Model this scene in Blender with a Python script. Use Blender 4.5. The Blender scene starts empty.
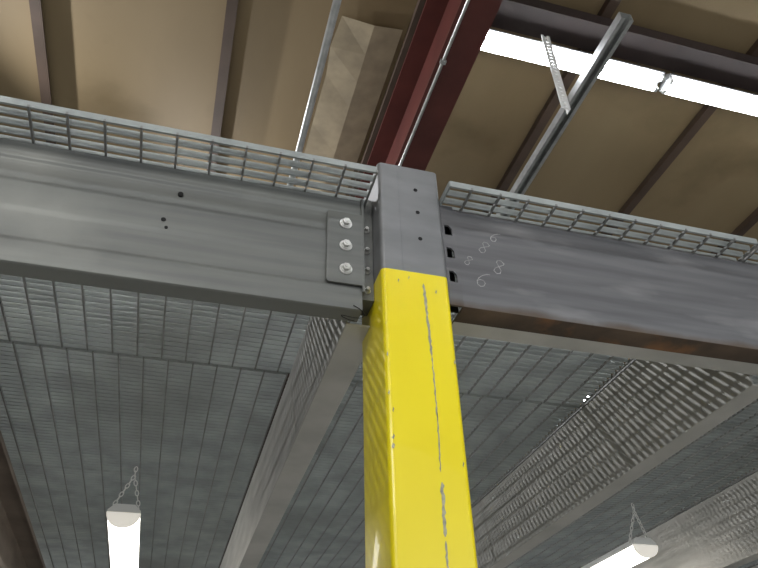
import bpy, bmesh, math, random
from mathutils import Vector, Matrix
random.seed(4)
Z0=1.6
COL=bpy.context.scene.collection
# ---------------------------------------------------------------- materials
def mat(name,c1,c2=None,rough=.5,metal=0.,scale=8,stretch=(1,1,1),bump=0.,detail=6,emit=None,es=0,lo=.35,hi=.65,coat=0,c3=None,s3=3,st3=(1,1,1),t3=(.55,.72),rust=None):
    m=bpy.data.materials.new(name);m.use_nodes=True
    nt=m.node_tree;N=nt.nodes;L=nt.links
    b=N['Principled BSDF']
    b.inputs['Roughness'].default_value=rough;b.inputs['Metallic'].default_value=metal
    b.inputs['Coat Weight'].default_value=coat
    if emit:
        b.inputs['Emission Color'].default_value=(*emit,1);b.inputs['Emission Strength'].default_value=es
    tc=N.new('ShaderNodeTexCoord');mp=N.new('ShaderNodeMapping');mp.inputs['Scale'].default_value=stretch
    L.new(tc.outputs['Object'],mp.inputs['Vector'])
    no=N.new('ShaderNodeTexNoise');no.inputs['Scale'].default_value=scale;no.inputs['Detail'].default_value=detail
    L.new(mp.outputs[0],no.inputs['Vector'])
    r=N.new('ShaderNodeValToRGB');r.color_ramp.elements[0].position=lo;r.color_ramp.elements[1].position=hi
    r.color_ramp.elements[0].color=(*c1,1);r.color_ramp.elements[1].color=(*(c2 or c1),1)
    L.new(no.outputs['Fac'],r.inputs[0])
    out=r.outputs[0]
    if c3:
        m3=N.new('ShaderNodeMapping');m3.inputs['Scale'].default_value=st3;L.new(tc.outputs['Object'],m3.inputs['Vector'])
        n3=N.new('ShaderNodeTexNoise');n3.inputs['Scale'].default_value=s3;n3.inputs['Detail'].default_value=8
        L.new(m3.outputs[0],n3.inputs['Vector'])
        r3=N.new('ShaderNodeValToRGB');r3.color_ramp.elements[0].position=t3[0];r3.color_ramp.elements[1].position=t3[1]
        L.new(n3.outputs['Fac'],r3.inputs[0])
        mx=N.new('ShaderNodeMix');mx.data_type='RGBA';L.new(r3.outputs[0],mx.inputs[0]);L.new(out,mx.inputs[6]);mx.inputs[7].default_value=(*c3,1)
        out=mx.outputs[2]
    if rust:   # heat / rust stain creeping up from a lower edge (z from..to, colour)
        z0,z1,rc=rust
        sp=N.new('ShaderNodeSeparateXYZ');L.new(tc.outputs['Object'],sp.inputs[0])
        mr=N.new('ShaderNodeMapRange');mr.inputs[1].default_value=z1;mr.inputs[2].default_value=z0;L.new(sp.outputs[2],mr.inputs[0])
        n4=N.new('ShaderNodeTexNoise');n4.inputs['Scale'].default_value=9;n4.inputs['Detail'].default_value=9;L.new(tc.outputs['Object'],n4.inputs['Vector'])
        ad=N.new('ShaderNodeMath');ad.operation='ADD';L.new(mr.outputs[0],ad.inputs[0]);L.new(n4.outputs['Fac'],ad.inputs[1])
        r4=N.new('ShaderNodeMapRange');r4.inputs[1].default_value=.72;r4.inputs[2].default_value=1.15;L.new(ad.outputs[0],r4.inputs[0])
        mx=N.new('ShaderNodeMix');mx.data_type='RGBA';L.new(r4.outputs[0],mx.inputs[0]);L.new(out,mx.inputs[6]);mx.inputs[7].default_value=(*rc,1)
        out=mx.outputs[2]
    L.new(out,b.inputs['Base Color'])
    if bump:
        bp=N.new('ShaderNodeBump');bp.inputs['Strength'].default_value=bump;bp.inputs['Distance'].default_value=.002
        L.new(no.outputs['Fac'],bp.inputs['Height']);L.new(bp.outputs[0],b.inputs['Normal'])
    return m
M_gal=mat('galvanized_steel',(.125,.13,.125),(.165,.172,.16),.48,.35,5,(.5,1,9),.06,c3=(.20,.205,.19),s3=4)
M_galR=mat('mill_steel',(.11,.11,.115),(.16,.16,.165),.5,.35,5,(.5,1,8),.08,c3=(.22,.218,.22),s3=5,st3=(.8,1,4),rust=(Z0+.712,Z0+.745,(.09,.068,.05)))
M_rust=mat('rusty_steel',(.04,.026,.016),(.12,.08,.05),.75,.1,7,(1,1,1),.3,c3=(.30,.13,.04),s3=5,t3=(.58,.72))
M_colg=mat('column_grey_paint',(.18,.185,.19),(.225,.23,.235),.42,.3,7,(1,1,3),.05)
M_yel=mat('yellow_paint',(.84,.69,.008),(.88,.73,.012),.32,0,4,(1,1,1),.03,coat=.3)
M_scr=mat('bare_scratch',(.24,.24,.20),(.44,.42,.28),.5,0,90)
M_grat=mat('grating_steel',(.27,.295,.29),(.37,.40,.39),.5,.3,9,c3=(.23,.245,.235),s3=1.6)
M_gratd=mat('grating_rod_steel',(.18,.185,.18),(.26,.26,.25),.5,.3,14)
M_joist=mat('joist_steel',(.36,.355,.33),(.47,.46,.43),.5,.3,6,(1,1,4),.05)
M_joistd=mat('brown_joist_steel',(.13,.10,.08),(.19,.155,.125),.6,.2,6,(1,1,4),.1)
M_bolt=mat('zinc_bolt',(.5,.5,.47),(.62,.62,.6),.3,.8,30)
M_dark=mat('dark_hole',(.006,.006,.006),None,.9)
M_red=mat('red_oxide',(.075,.016,.012),(.105,.024,.018),.5,.0,5,(1,1,1),.05)
M_roof=mat('roof_panel',(.215,.155,.08),(.275,.205,.112),.65,0,1.2,(1,.3,1),0,c3=(.17,.12,.058),s3=1.5)
M_purl=mat('purlin_paint',(.06,.038,.025),(.085,.055,.038),.6,0,5)
M_ins=mat('insulation_facing',(.30,.25,.17),(.40,.33,.22),.8,0,9,(1,1,1),.4)
M_girder=mat('dark_girder',(.03,.02,.018),(.045,.03,.027),.6,0,5)
M_cond=mat('conduit_steel',(.38,.39,.38),(.50,.51,.50),.35,.6,20)
M_white=mat('white_enamel',(.75,.75,.72),(.8,.8,.78),.4,0,5)
M_body=mat('grey_enamel',(.30,.31,.32),(.36,.37,.38),.5,0,5)
M_tube=mat('lit_tube',(1,1,1),None,.4,emit=(.93,.96,1),es=26)
M_lens=mat('lit_diffuser',(1,1,1),None,.4,emit=(1,.95,.86),es=5)
M_cap=mat('translucent_end_cap',(.8,.78,.72),None,.4,emit=(1,.93,.82),es=.45)
M_conc=mat('concrete',(.42,.41,.38),(.52,.51,.47),.7,0,3,bump=.2)
M_wall=mat('wall_paint',(.42,.41,.37),(.48,.47,.43),.7,0,2)
M_chalk=mat('chalk',(.24,.24,.24),(.38,.38,.37),.9,0,80)

# ---------------------------------------------------------------- mesh helpers
def obj(name,verts,faces,m,parent=None,smooth=False,fm=None):
    me=bpy.data.meshes.new(name)
    me.from_pydata([(x,y,z+Z0) for x,y,z in verts],[],faces)
    if isinstance(m,(list,tuple)):
        for k in m: me.materials.append(k)
        if fm: me.polygons.foreach_set('material_index',fm)
    else: me.materials.append(m)
    bm=bmesh.new();bm.from_mesh(me);bmesh.ops.recalc_face_normals(bm,faces=bm.faces)
    if smooth=='angle':
        for f in bm.faces:f.smooth=True
        for e in bm.edges:
            if len(e.link_faces)!=2 or e.calc_face_angle(0)>math.radians(28): e.smooth=False
    bm.to_mesh(me);bm.free()
    if smooth is True:
        for p in me.polygons:p.use_smooth=True
    o=bpy.data.objects.new(name,me);COL.objects.link(o)
    if parent: o.parent=parent
    return o
class G:
    def __init__(s): s.v=[];s.f=[];s.m=[]
    def add(s,v,f,mi=0):
        n=len(s.v);s.v+=list(v);s.f+=[tuple(i+n for i in q) for q in f];s.m+=[mi]*len(f)
    def box(s,u0,u1,v0,v1,z0,z1,mi=0):
        s.add([(u0,v0,z0),(u1,v0,z0),(u1,v1,z0),(u0,v1,z0),(u0,v0,z1),(u1,v0,z1),(u1,v1,z1),(u0,v1,z1)],
              [(0,3,2,1),(4,5,6,7),(0,1,5,4),(1,2,6,5),(2,3,7,6),(3,0,4,7)],mi)
    def prism(s,poly,a,b,axis,mi=0,cap=True):
        n=len(poly)
        def P(p,t):
            return {'u':(t,p[0],p[1]),'v':(p[0],t,p[1]),'z':(p[0],p[1],t)}[axis]
        vs=[P(p,a) for p in poly]+[P(p,b) for p in poly]
        fs=[(i,(i+1)%n,n+(i+1)%n,n+i) for i in range(n)]
        if cap: fs+=[tuple(range(n)),tuple(range(n,2*n))]
        s.add(vs,fs,mi)
    def strip(s,pts,th,a,b,axis,mi=0,closed=False):
        n=len(pts);off=[]
        for i,p in enumerate(pts):
            d=[]
            if i>0 or closed:
                q=pts[i-1];d.append(Vector((p[0]-q[0],p[1]-q[1])).normalized())
            if i<n-1 or closed:
                q=pts[(i+1)%n];d.append(Vector((q[0]-p[0],q[1]-p[1])).normalized())
            nn=[Vector((-x.y,x.x)) for x in d]
            k=sum(nn,Vector((0,0))).normalized();k=k/max(.4,k.dot(nn[0]))
            off.append((p[0]+k.x*th,p[1]+k.y*th))
        def P(p,t):
            return {'u':(t,p[0],p[1]),'v':(p[0],t,p[1]),'z':(p[0],p[1],t)}[axis]
        vs=[P(p,a) for p in pts]+[P(p,a) for p in off]+[P(p,b) for p in pts]+[P(p,b) for p in off]
        fs=[]
        m=n if closed else n-1
        for i in range(m):
            j=(i+1)%n
            fs+=[(i,j,2*n+j,2*n+i),(n+i,3*n+i,3*n+j,n+j),(i,n+i,n+j,j),(2*n+i,2*n+j,3*n+j,3*n+i)]
        if not closed: fs+=[(0,2*n,3*n,n),(n-1,2*n-1,4*n-1,3*n-1)]
        s.add(vs,fs,mi)
    def cyl(s,c,r,a,b,axis,n=16,mi=0,r2=None):
        r2=r if r2 is None else r2
        def P(k,t,rr):
            x,y=c[0]+rr*math.cos(2*math.pi*k/n),c[1]+rr*math.sin(2*math.pi*k/n)
            return {'u':(t,x,y),'v':(x,t,y),'z':(x,y,t)}[axis]
        vs=[P(k,a,r) for k in range(n)]+[P(k,b,r2) for k in range(n)]
        s.add(vs,[(i,(i+1)%n,n+(i+1)%n,n+i) for i in range(n)]+[tuple(range(n)),tuple(range(n,2*n))],mi)
    def path(s,pts,r,n=6,mi=0,closed=False):
        pts=[Vector(p) for p in pts];m=len(pts);vs=[];fs=[]
        for i,p in enumerate(pts):
            if closed: t=pts[(i+1)%m]-pts[i-1]
            else: t=pts[min(i+1,m-1)]-pts[max(i-1,0)]
            t.normalize();a=t.cross(Vector((.31,.77,.55))).normalized();b=t.cross(a)
            for k in range(n):
                an=2*math.pi*k/n;vs.append(tuple(p+a*r*math.cos(an)+b*r*math.sin(an)))
        for i in range(m if closed else m-1):
            j=(i+1)%m
            for k in range(n): fs.append((i*n+k,i*n+(k+1)%n,j*n+(k+1)%n,j*n+k))
        s.add(vs,fs,mi)
    def plate_holes(s,us,zs,skip,v0,v1,mi=0):
        for i in range(len(us)-1):
            for j in range(len(zs)-1):
                if (i,j) in skip: continue
                s.box(us[i],us[i+1],v0,v1,zs[j],zs[j+1],mi)
    def make(s,name,m,parent=None,smooth=False):
        return obj(name,s.v,s.f,m,parent,smooth,s.m)
def tag(o,label,cat,group=None):
    o['label']=label;o['category']=cat
    if group:o['group']=group
def struct(o): o['kind']='structure'
def bevel(o,w=.002,n=2):
    b=o.modifiers.new('bev','BEVEL');b.width=w;b.segments=n;b.limit_method='ANGLE'
def rrect(x0,x1,y0,y1,r,n=5):
    out=[]
    for cx,cy,a0 in ((x1-r,y0+r,-90),(x1-r,y1-r,0),(x0+r,y1-r,90),(x0+r,y0+r,180)):
        for k in range(n+1):
            a=math.radians(a0+90*k/n);out.append((cx+r*math.cos(a),cy+r*math.sin(a)))
    return out
def hexbolt(name,x,y,z,axis,sgn,r,parent,washer=True):
    g=G()
    c={'v':(x,z),'u':(y,z)}[axis];t={'v':y,'u':x}[axis]
    if washer: g.cyl(c,r*1.55,t,t+sgn*.0022,axis,24)
    g.cyl(c,r*1.2,t+sgn*.0022,t+sgn*.004,axis,24,r2=r*1.1)
    g.cyl(c,r,t+sgn*.004,t+sgn*.0105,axis,6)
    g.cyl(c,r*.55,t+sgn*.0105,t+sgn*.0118,axis,16,r2=r*.4)
    o=g.make(name,M_bolt,parent);bevel(o,.0006,1);return o

# ---------------------------------------------------------------- column
ZP=.775
g=G()
out=rrect(0,.127,0,.148,.009)
g.strip(out,.004,-1.59,ZP,'z',0,True)
g.strip(out,.004,ZP,1.046,'z',1,True)
colm=g.make('support_column',[M_yel,M_colg],None,'angle')
tag(colm,'square steel column painted yellow with bare grey top, bolted to beams','column')
g=G();g.box(-.06,.19,-.06,.21,-1.6,-1.59);g.make('base_plate',M_yel,colm)
for (x,z) in ((.076,.985),(.077,.925),(.078,.858)):
    g=G();g.cyl((x,z),.0042,-.0006,.001,'v',14);g.make('bolt_hole',M_dark,colm)
def scratch(path,w,name='paint_scratch',m=M_scr,v=-.0004):
    g=G();L=[];R=[]
    n=len(path)
    for i,(x,z) in enumerate(path):
        e=(0.15 if i in(0,n-1) else 1)
        L.append((x-w*(.2+.4*random.random())*e,v,z));R.append((x+w*(.2+.4*random.random())*e,v,z))
    g.add(L+R,[(i,i+1,n+i+1,n+i) for i in range(n-1)])
    return g.make(name,m,colm)
def wob(x0,z0,x1,z1,n,j):
    return [(x0+(x1-x0)*i/n+random.uniform(-j,j),z0+(z1-z0)*i/n) for i in range(n+1)]
scratch(wob(.077,.752,.0815,.60,24,.0003),.0056)
scratch(wob(.0815,.605,.0825,.49,22,.0004),.0030)
scratch(wob(.0825,.50,.080,.40,18,.0004),.0024)
scratch(wob(.081,.385,.079,.305,16,.0004),.0062)
scratch(wob(.079,.30,.079,.20,18,.0005),.0042)
for x,z,w in ((.004,.53,.003),(.010,.50,.003),(.030,.755,.003),(.008,.44,.007),(.009,.455,.004),(.118,.42,.003),(.100,.742,.003),(.122,.60,.003),(.004,.60,.0035),(.05,.765,.003)):
    scratch([(x,z),(x+.0008,z-.003),(x-.0006,z-.006),(x,z-.009)],w)
g=G();g.box(.0405,.0415,-.0006,.001,ZP+.004,1.046);g.make('fold_seam',M_colg,colm)

# ---------------------------------------------------------------- beams
LV=.032
def sm(pts,k=4):
    out=[pts[0]]
    for a,b in zip(pts,pts[1:]):
        if abs(a[0]-b[0])<1e-6: out.append(b);continue
        for i in range(1,k+1):
            t=i/k;e=(1-math.cos(math.pi*t))/2
            out.append((a[0]+(b[0]-a[0])*e,a[1]+(b[1]-a[1])*t))
    return out
face=sm([(LV,.740),(LV+.002,.752),(LV+.002,.80),(LV,.815),(LV,.865),(LV+.003,.878),(LV+.003,.915),(LV-.001,.926),(LV-.001,.958)],5)
BE=-.028   # end of the beam short of the column
prof=[(LV+.040,.715),(LV+.040,.699),(LV+.004,.698),(LV+.001,.6995),(LV,.703)]+face+[(LV+.003,.962),(LV+.045,.962),(LV+.045,.945)]
g=G();g.strip(prof[::-1],.003,-3.6,BE,'u')
beamL=g.make('steel_beam',M_gal,None,'angle')
tag(beamL,'grey-green galvanized channel beam with bolted bracket beside yellow column','beam','deck edge beams')
for x,z,r in ((-.365,.898,.0048),(-.385,.832,.0042),(-.378,.815,.003)):
    g=G();g.cyl((x,z),r,LV-.0014,LV+.008,'v',14);g.make('bolt_hole',M_dark,beamL)
g=G();sv=LV-.006
g.prism([(-.0955,.915),(-.0955,.752),(-.0915,.748),(BE,.748),(BE,.917),(-.0935,.917)],sv,LV-.0012,'v')
g.box(BE-.001,BE+.004,sv,.115,.735,.962)
g.box(BE+.004,-.0005,.050,.10,.735,.985)      # welded spacer to the column side
brk=g.make('angle_bracket',M_gal,beamL);bevel(brk,.0012,2)
for z in (.888,.834,.779): hexbolt('bolt',-.060,sv,z,'v',-1,.0078,brk)
for z in (.900,.848,.800,.755): hexbolt('bolt',BE+.014,.050,z,'v',-1,.0042,brk,True)
g=G();g.path([(-.045+.022*math.sin(k*.5),LV+.004-.006*math.cos(k*.7),.705-.0045*k+.0002*k*k) for k in range(14)],.0008,5)
g.make('tie_wire',M_dark,beamL,True)

RV=.010
g=G()
prof=[(RV+.092,.742),(RV+.092,.722),(RV+.050,.7215),(RV+.010,.7215),(RV+.003,.724),(RV,.732),(RV,.955),(RV+.006,.966),(RV+.07,.966),(RV+.07,.95)]
g.strip(prof[::-1],.004,.155,4.2,'u')
beamR=g.make('steel_beam',[M_galR,M_rust,M_joist],None,'angle')
for p in beamR.data.polygons:
    if abs(p.normal.z)>.5 and p.center.z<Z0+.727:
        p.material_index=1 if p.center.y<RV+.045 else 2
tag(beamR,'bare mill-steel channel beam with rusty underside and chalk numbers','beam','deck edge beams')
us=[.129,.134,.149,.156]
zs=[.722,.775,.800,.832,.857,.889,.914,.966]
g=G();g.plate_holes(us,zs,{(1,1),(1,3),(1,5)},RV-.0005,RV+.004)
for z in (.775,.832,.889):
    g.prism([(.149,z+.025),(.149,z+.017),(.143,z+.025)],RV-.0005,RV+.004,'v')
g.box(.127,.131,RV,RV+.075,.722,.966)
g.make('end_connector',M_galR,beamR)
g=G();g.box(.131,.158,RV+.03,RV+.034,.73,.96);g.make('slot_shade_sheet',M_dark,beamR)  # added black sheet, stands in for the shade inside the slots
def stroke(pts,name='chalk_number'):
    g=G();n=len(pts);vs=[]
    for i,p in enumerate(pts):
        w=.0009*random.uniform(.5,1.2)
        a=pts[max(0,i-1)];b=pts[min(n-1,i+1)];d=Vector((b[0]-a[0],b[1]-a[1])).normalized()
        vs.append((p[0]-d.y*w,RV-.0005,p[1]+d.x*w));vs.append((p[0]+d.y*w,RV-.0005,p[1]-d.x*w))
    g.add(vs,[(2*i,2*i+1,2*i+3,2*i+2) for i in range(n-1)]);g.make(name,M_chalk,beamR)
def xf(P,cx,cz,s,rot):
    Q=[]
    for a,b in zip(P,P[1:]):
        for k in range(3):
            t=k/3;Q.append((a[0]+(b[0]-a[0])*t,a[1]+(b[1]-a[1])*t))
    Q.append(P[-1])
    return [(cx+s*(x*math.cos(rot)-z*math.sin(rot)),cz+s*(x*math.sin(rot)+z*math.cos(rot))) for x,z in Q]
EIGHT=[(.45,.75),(.1,1.),(-.3,.85),(-.35,.5),(0,.1),(.38,-.35),(.35,-.8),(0,-1.),(-.38,-.75),(-.3,-.3),(.1,.15),(.45,.55),(.5,.85)]
SIX=[(.55,1.),(.2,.8),(-.15,.4),(-.38,-.1),(-.42,-.5),(-.25,-.9),(.1,-1),(.4,-.75),(.42,-.35),(.15,-.1),(-.2,-.2),(-.36,-.4)]
stroke(xf(SIX,.240,.905,.014,-.5));stroke(xf(EIGHT,.213,.872,.016,-.5))
stroke(xf(EIGHT,.238,.828,.018,-.35));stroke(xf(SIX,.200,.792,.019,-.4));stroke(xf(EIGHT,.176,.832,.012,-.5))

# ---------------------------------------------------------------- joists (run along v)
def joist(w,fl,label,v0=.078,m=M_joist):
    g=G()
    pr=[(w+fl,.725),(w+fl,.702),(w,.702),(w,.958),(w+fl,.958),(w+fl,.94)]
    g.strip(pr[::-1],.004,v0+.008,4.6,'v')
    o=g.make('deck_joist',m);bevel(o,.0015,1)
    g=G();g.box(w,w+fl*.8,v0-.004,v0+.009,.75,.94);
    if v0>.09: g.box(w,w+fl*.8,.082,v0+.009,.7415,.955)
    g.make('end_clip',M_gal,o)
    tag(o,label,'joist','deck joists');return o
joist(-.045,.062,'galvanized channel joist under grating meeting the yellow column')
joist(.852,.055,'galvanized channel joist carrying steel grating beside hanging lamp',.102)
joist(1.745,.055,'galvanized channel joist carrying steel grating, edge of bay',.102)
joist(-.925,.085,'brownish channel joist carrying steel grating near chained lamp',.078,M_joistd)
joist(2.64,.055,'galvanized channel joist carrying steel grating',.102)
joist(-1.835,.055,'galvanized channel joist carrying steel grating')

# ---------------------------------------------------------------- grating panels
GB,GT=.964,.979
ub=[-2.73,-1.835,-.94,-.045,.852,1.745,2.64,3.535]
vb=[-.050,.745,1.555,2.365,3.175,3.985,4.60]
def grating(u0,u1,v0,v1,notch=None):
    g=G();gap=.005
    u0+=gap;u1-=gap;v0+=gap;v1-=gap
    def span(v):
        if notch and v<.157: return notch
        return (u0,u1)
    n=round((v1-v0)/.0225)
    for i in range(n+1):
        v=v0+(v1-v0)*i/n
        a,b=span(v)
        h=.0014 if 0<i<n else .0022
        g.box(a,b,v-h,v+h,GB,GT)
    k=max(2,round((u1-u0)/.062))
    for j in range(k+1):
        u=u0+(u1-u0)*j/k
        s=v0
        if notch and not(notch[0]<=u<=notch[1]): s=.165
        g.box(u-.0019,u+.0019,s-.004,v1+.001,GB-.0015,GB+.004,1)
    if notch:
        e=notch[0] if notch[1]>=u1-.001 else notch[1]
        g.box(e-.0015,e+.0015,v0,.157,GB,GT)
    o=g.make('floor_grating',[M_grat,M_gratd])
    tag(o,'galvanized steel bar grating panel resting on joists','floor grating','mezzanine deck grating panels')
for j in range(len(vb)-1):
    for i in range(len(ub)-1):
        n=None;a,b=ub[i],ub[i+1]
        if j==0 and i==2: b=-.012
        if j==0 and i==3:
            a=-.012;n=(.131,b-.004)
        grating(a,b,vb[j],vb[j+1],n)

# ---------------------------------------------------------------- hanging strip lamps below deck
def chain(g,p,q,L=.02):
    p=Vector(p);q=Vector(q);d=q-p;n=max(2,int(d.length/(L*.78)));t=d.normalized()
    a=t.cross(Vector((0,1,.1))).normalized();b=t.cross(a)
    for i in range(n):
        c=p+d*((i+.5)/n);s=a if i%2 else b;pts=[]
        for k in range(10):
            an=2*math.pi*k/10;pts.append(c+t*(L/2*math.cos(an))+s*(L*.27*math.sin(an)))
        g.path(pts,.0018,5,closed=True)
def wrap_lamp(u,v0,z,Ln,label,top=.964,w=.056,slope=0):
    g=G()
    g.prism([(u-w*.6,z+.05),(u-w,z+.03),(u-w,z+.02),(u+w,z+.02),(u+w,z+.03),(u+w*.6,z+.05)],v0,v0+Ln,'v')
    o=g.make('strip_lamp',M_white);tag(o,label,'lamp','hanging strip lamps')
    ep=[(u+w*1.03*math.cos(math.pi*k/12),z+.021-.047*math.sin(math.pi*k/12)) for k in range(13)]
    for e in (v0-.004,v0+Ln-.006):
        g=G();g.prism(ep,e,e+.010,'v');g.make('end_cap',M_cap,o)
    g=G()
    pl=[(u+w*.98*math.cos(math.pi*k/16),z+.0195-.044*math.sin(math.pi*k/16)) for k in range(17)]
    g.prism(pl,v0+.006,v0+Ln-.006,'v');g.make('lamp_diffuser',M_lens,o,'angle')
    for vv in (v0+.03,v0+Ln-.1):
        g=G();chain(g,(u-.045,vv,z+.04),(u+.01,vv,top-.03));chain(g,(u+.045,vv,z+.04),(u+.01,vv,top-.03));chain(g,(u+.01,vv,top-.03),(u+.01,vv,top))
        g.make('hanging_chain',M_white,o)
    return o
wrap_lamp(-.452,1.47,.775,1.2,'lit fluorescent strip lamp hanging on chains under grating',w=.052)
wrap_lamp(1.475,1.44,.77,1.2,'lit fluorescent strip lamp on chain between two joists',w=.052)
wrap_lamp(.45,3.3,.775,1.2,'lit fluorescent strip lamp hanging on chains under grating')

# ---------------------------------------------------------------- roof
RZ=3.6
g=G();g.box(-9,12,-7,13,RZ,RZ+.1);ce=g.make('ceiling',M_roof);struct(ce)
for u in (-3.47,-2.45,-1.42,-.39,.63,1.65,2.66,3.68,4.7,5.7):
    g=G();g.prism([(u-.03,RZ-.002),(u-.03,RZ-.05),(u+.03,RZ-.05),(u+.03,RZ-.04),(u-.02,RZ-.04),(u-.02,RZ-.002)],-4,12.5,'v')
    o=g.make('roof_purlin',M_purl);tag(o,'thin dark brown roof purlin under tan panels','purlin','roof purlins')
g=G();n=24;random.seed(2)
va=[]
for i in range(n+1):
    v=1.25+i*.2
    va+= [(.20+random.uniform(-.012,.012),v,RZ-.03+random.uniform(-.008,.008)),(.40,v,RZ-.045),(.57,v,RZ-.02)]
g.add(va,[q for i in range(n) for q in ((3*i,3*i+1,3*i+4,3*i+3),(3*i+1,3*i+2,3*i+5,3*i+4))])
o=g.make('insulation_strip',M_ins);tag(o,'pale ragged insulation facing stapled under roof panel','insulation')
bu=.65;g=G()
b0=3.0;T=3.5
g.prism([(bu,b0),(bu+.185,b0),(bu+.185,b0+.014),(bu+.095,b0+.014),(bu+.095,T-.014),(bu+.18,T-.014),(bu+.18,T),(bu-.03,T),(bu-.03,T-.014),(bu+.085,T-.014),(bu+.085,b0+.014),(bu,b0+.014)],-4,12.5,'v')
o=g.make('roof_beam',M_red);tag(o,'dark red oxide steel roof I-beam beside conduit','beam')
g=G();g.path([(bu+.027,y,b0-.0065+.002*math.sin(y*2)) for y in [-4+.4*i for i in range(40)]],.009,10)
cnd=g.make('electrical_conduit',M_bolt,None,True);tag(cnd,'thin steel conduit clipped along red roof beam','conduit')
for y in (1.0,2.5,4.0,6.0):
    g=G();g.box(bu+.012,bu+.042,y,y+.02,b0-.018,b0+.0005);g.make('conduit_clip',M_cond,cnd)
g=G();g.cyl((.075,2.88),.019,-4,12.5,'v',20)
for v in (.6,2.2,3.8):
    g.cyl((.075,2.88),.025,v,v+.05,'v',20)
o=g.make('electrical_conduit',M_cond,None,True);tag(o,'straight galvanized steel conduit running above the deck','conduit')
for v in (-1,5.5,9):
    g=G();g.cyl((.075,v),.004,2.89,RZ,'z',8);g.make('hanging_rod',M_cond,o)
g=G();v0=.86;zb=3.46
g.prism([(v0,zb),(v0+.17,zb),(v0+.17,zb+.012),(v0+.10,zb+.012),(v0+.10,3.548),(v0,3.548)],.87,11,'u')
o=g.make('roof_beam',M_girder);tag(o,'dark painted steel cross beam above the fluorescent lamps','beam')
def ulamp(u0,Ln,v,z):
    w=.062;g=G()
    g.prism([(v-w*.45,z+.05),(v-w,z+.012),(v-w,z),(v+w,z),(v+w,z+.012),(v+w*.45,z+.05)],u0,u0+Ln,'u')
    o=g.make('strip_lamp',M_body);tag(o,'bright twin-tube fluorescent strip lamp under roof beam','lamp','ceiling strip lamps')
    for s in (-.036,.036):
        g=G();g.cyl((v+s,z-.021),.017,u0+.02,u0+Ln-.02,'u',16);g.make('fluorescent_tube',M_tube,o,True)
        for e in (u0,u0+Ln-.02):
            g=G();g.box(e,e+.02,v+s-.013,v+s+.013,z-.036,z);g.make('lamp_holder',M_white,o)
    for e in (u0+.1,u0+Ln-.1):
        g=G();g.cyl((e,v),.004,z+.04,3.6,'z',8);g.make('hanging_rod',M_cond,o)
for u in (.88,2.11,3.34,4.57,5.80): ulamp(u,1.19,1.055,3.36)
for u in (-3.2,-1.6,0.0,1.6): ulamp(u,1.215,-2.6,3.3)
for u in (-2.5,-1.0,.5,2.0,3.5): ulamp(u,1.215,4.6,3.3)
g=G();su=1.335;sz=2.79;w=.031
g.strip([(su-.013,sz),(su-w,sz),(su-w,sz+.05),(su+w,sz+.05),(su+w,sz),(su+.013,sz)],-.003,.46,5.0,'v')
o=g.make('strut_channel',M_cond);tag(o,'galvanized strut channel with free end below roof lamps','strut')
g=G();g.cyl((su,4.2),.005,sz+.045,RZ,'z',8);g.make('hanging_rod',M_cond,o)
g=G()
zz=2.74;zs=[zz];skip=set();j=0
while zz<3.34:
    zs.append(zz+.016);zs.append(zz+.028);skip.add((1,j+1));j+=2;zz+=.028
us=[su-w-.050,su-w-.035,su-w-.017,su-w-.001]
g.plate_holes(us,zs,skip,.945,.949)
g.box(su-w-.004,su-w-.001,.949,.98,2.74,zs[-1])
o=g.make('perforated_hanger',M_white);tag(o,'perforated white steel angle hanger holding strut channel','hanger')

# ---------------------------------------------------------------- shell
g=G();g.box(-9,12,-7,13,-1.7,-1.6);o=g.make('floor',M_conc);struct(o)
g=G();g.box(-9,12,13,13.2,-1.6,RZ);o=g.make('wall_back',M_wall);struct(o)
g=G();g.box(-9.2,-9,-7,13,-1.6,RZ);o=g.make('wall_left',M_wall);struct(o)
g=G();g.box(12,12.2,-7,13,-1.6,RZ);o=g.make('wall_right',M_wall);struct(o)

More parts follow.
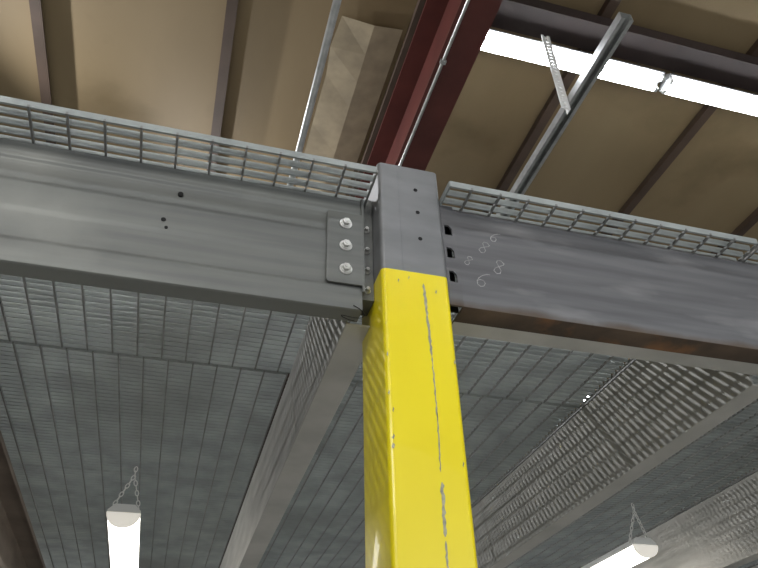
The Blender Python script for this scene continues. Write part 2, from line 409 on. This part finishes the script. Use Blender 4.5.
# ---------------------------------------------------------------- lights
w=bpy.data.worlds.new('world');bpy.context.scene.world=w;w.use_nodes=True
w.node_tree.nodes['Background'].inputs[0].default_value=(.9,.94,1,1);w.node_tree.nodes['Background'].inputs[1].default_value=.8
def area(loc,tgt,sx,sy,e,c=(1,.97,.92),spread=180):
    l=bpy.data.lights.new('area','AREA');l.shape='RECTANGLE';l.size=sx;l.size_y=sy;l.energy=e;l.color=c;l.spread=math.radians(spread)
    o=bpy.data.objects.new('area_light',l);COL.objects.link(o);o.location=loc
    o.rotation_euler=(Vector(tgt)-Vector(loc)).to_track_quat('-Z','Y').to_euler()
area((-1.6,-3.2,Z0+1.9),(0,0,Z0+.8),2.4,.6,50)
area((1.8,-2.4,Z0+.2),(.3,1.5,Z0+1),3,1.5,27,(.94,.97,1))
area((.5,2.2,.3),(.5,2.6,3),5,4,12,(.95,.98,1))  # added fill facing up, brightens the deck underside
def spot(loc,tgt,e,r=.02):
    l=bpy.data.lights.new('spot','SPOT');l.energy=e;l.spot_size=math.radians(150);l.spot_blend=.4;l.shadow_soft_size=r;l.color=(.97,.98,1)
    o=bpy.data.objects.new('added_hatch_spot',l);COL.objects.link(o);o.location=loc  # added unseen spot, throws the grating's hatch onto the joist webs
    o.rotation_euler=(Vector(tgt)-Vector(loc)).to_track_quat('-Z','Y').to_euler()
spot((-2.4,2.2,Z0+3.2),(0,1.2,Z0+.8),210)
spot((-.9,3.4,Z0+3.2),(1,1.2,Z0+.8),120)

# ---------------------------------------------------------------- camera
t,r,a=math.radians(36.9),math.radians(1.9),math.radians(17)
F=Vector((math.cos(t)*math.sin(a),math.cos(t)*math.cos(a),math.sin(t)))
R0=Vector((math.cos(a),-math.sin(a),0));U0=R0.cross(F)
R=math.cos(r)*R0-math.sin(r)*U0;U=math.sin(r)*R0+math.cos(r)*U0
cam=bpy.data.cameras.new('camera');co=bpy.data.objects.new('camera',cam);COL.objects.link(co)
mt=Matrix((R,U,-F)).transposed().to_4x4();mt.translation=Vector((-.2929,-.9378,Z0));co.matrix_world=mt
cam.sensor_width=36;cam.lens=700/758*36;cam.clip_start=.02
bpy.context.scene.camera=co
bpy.context.scene.view_settings.view_transform='Standard'
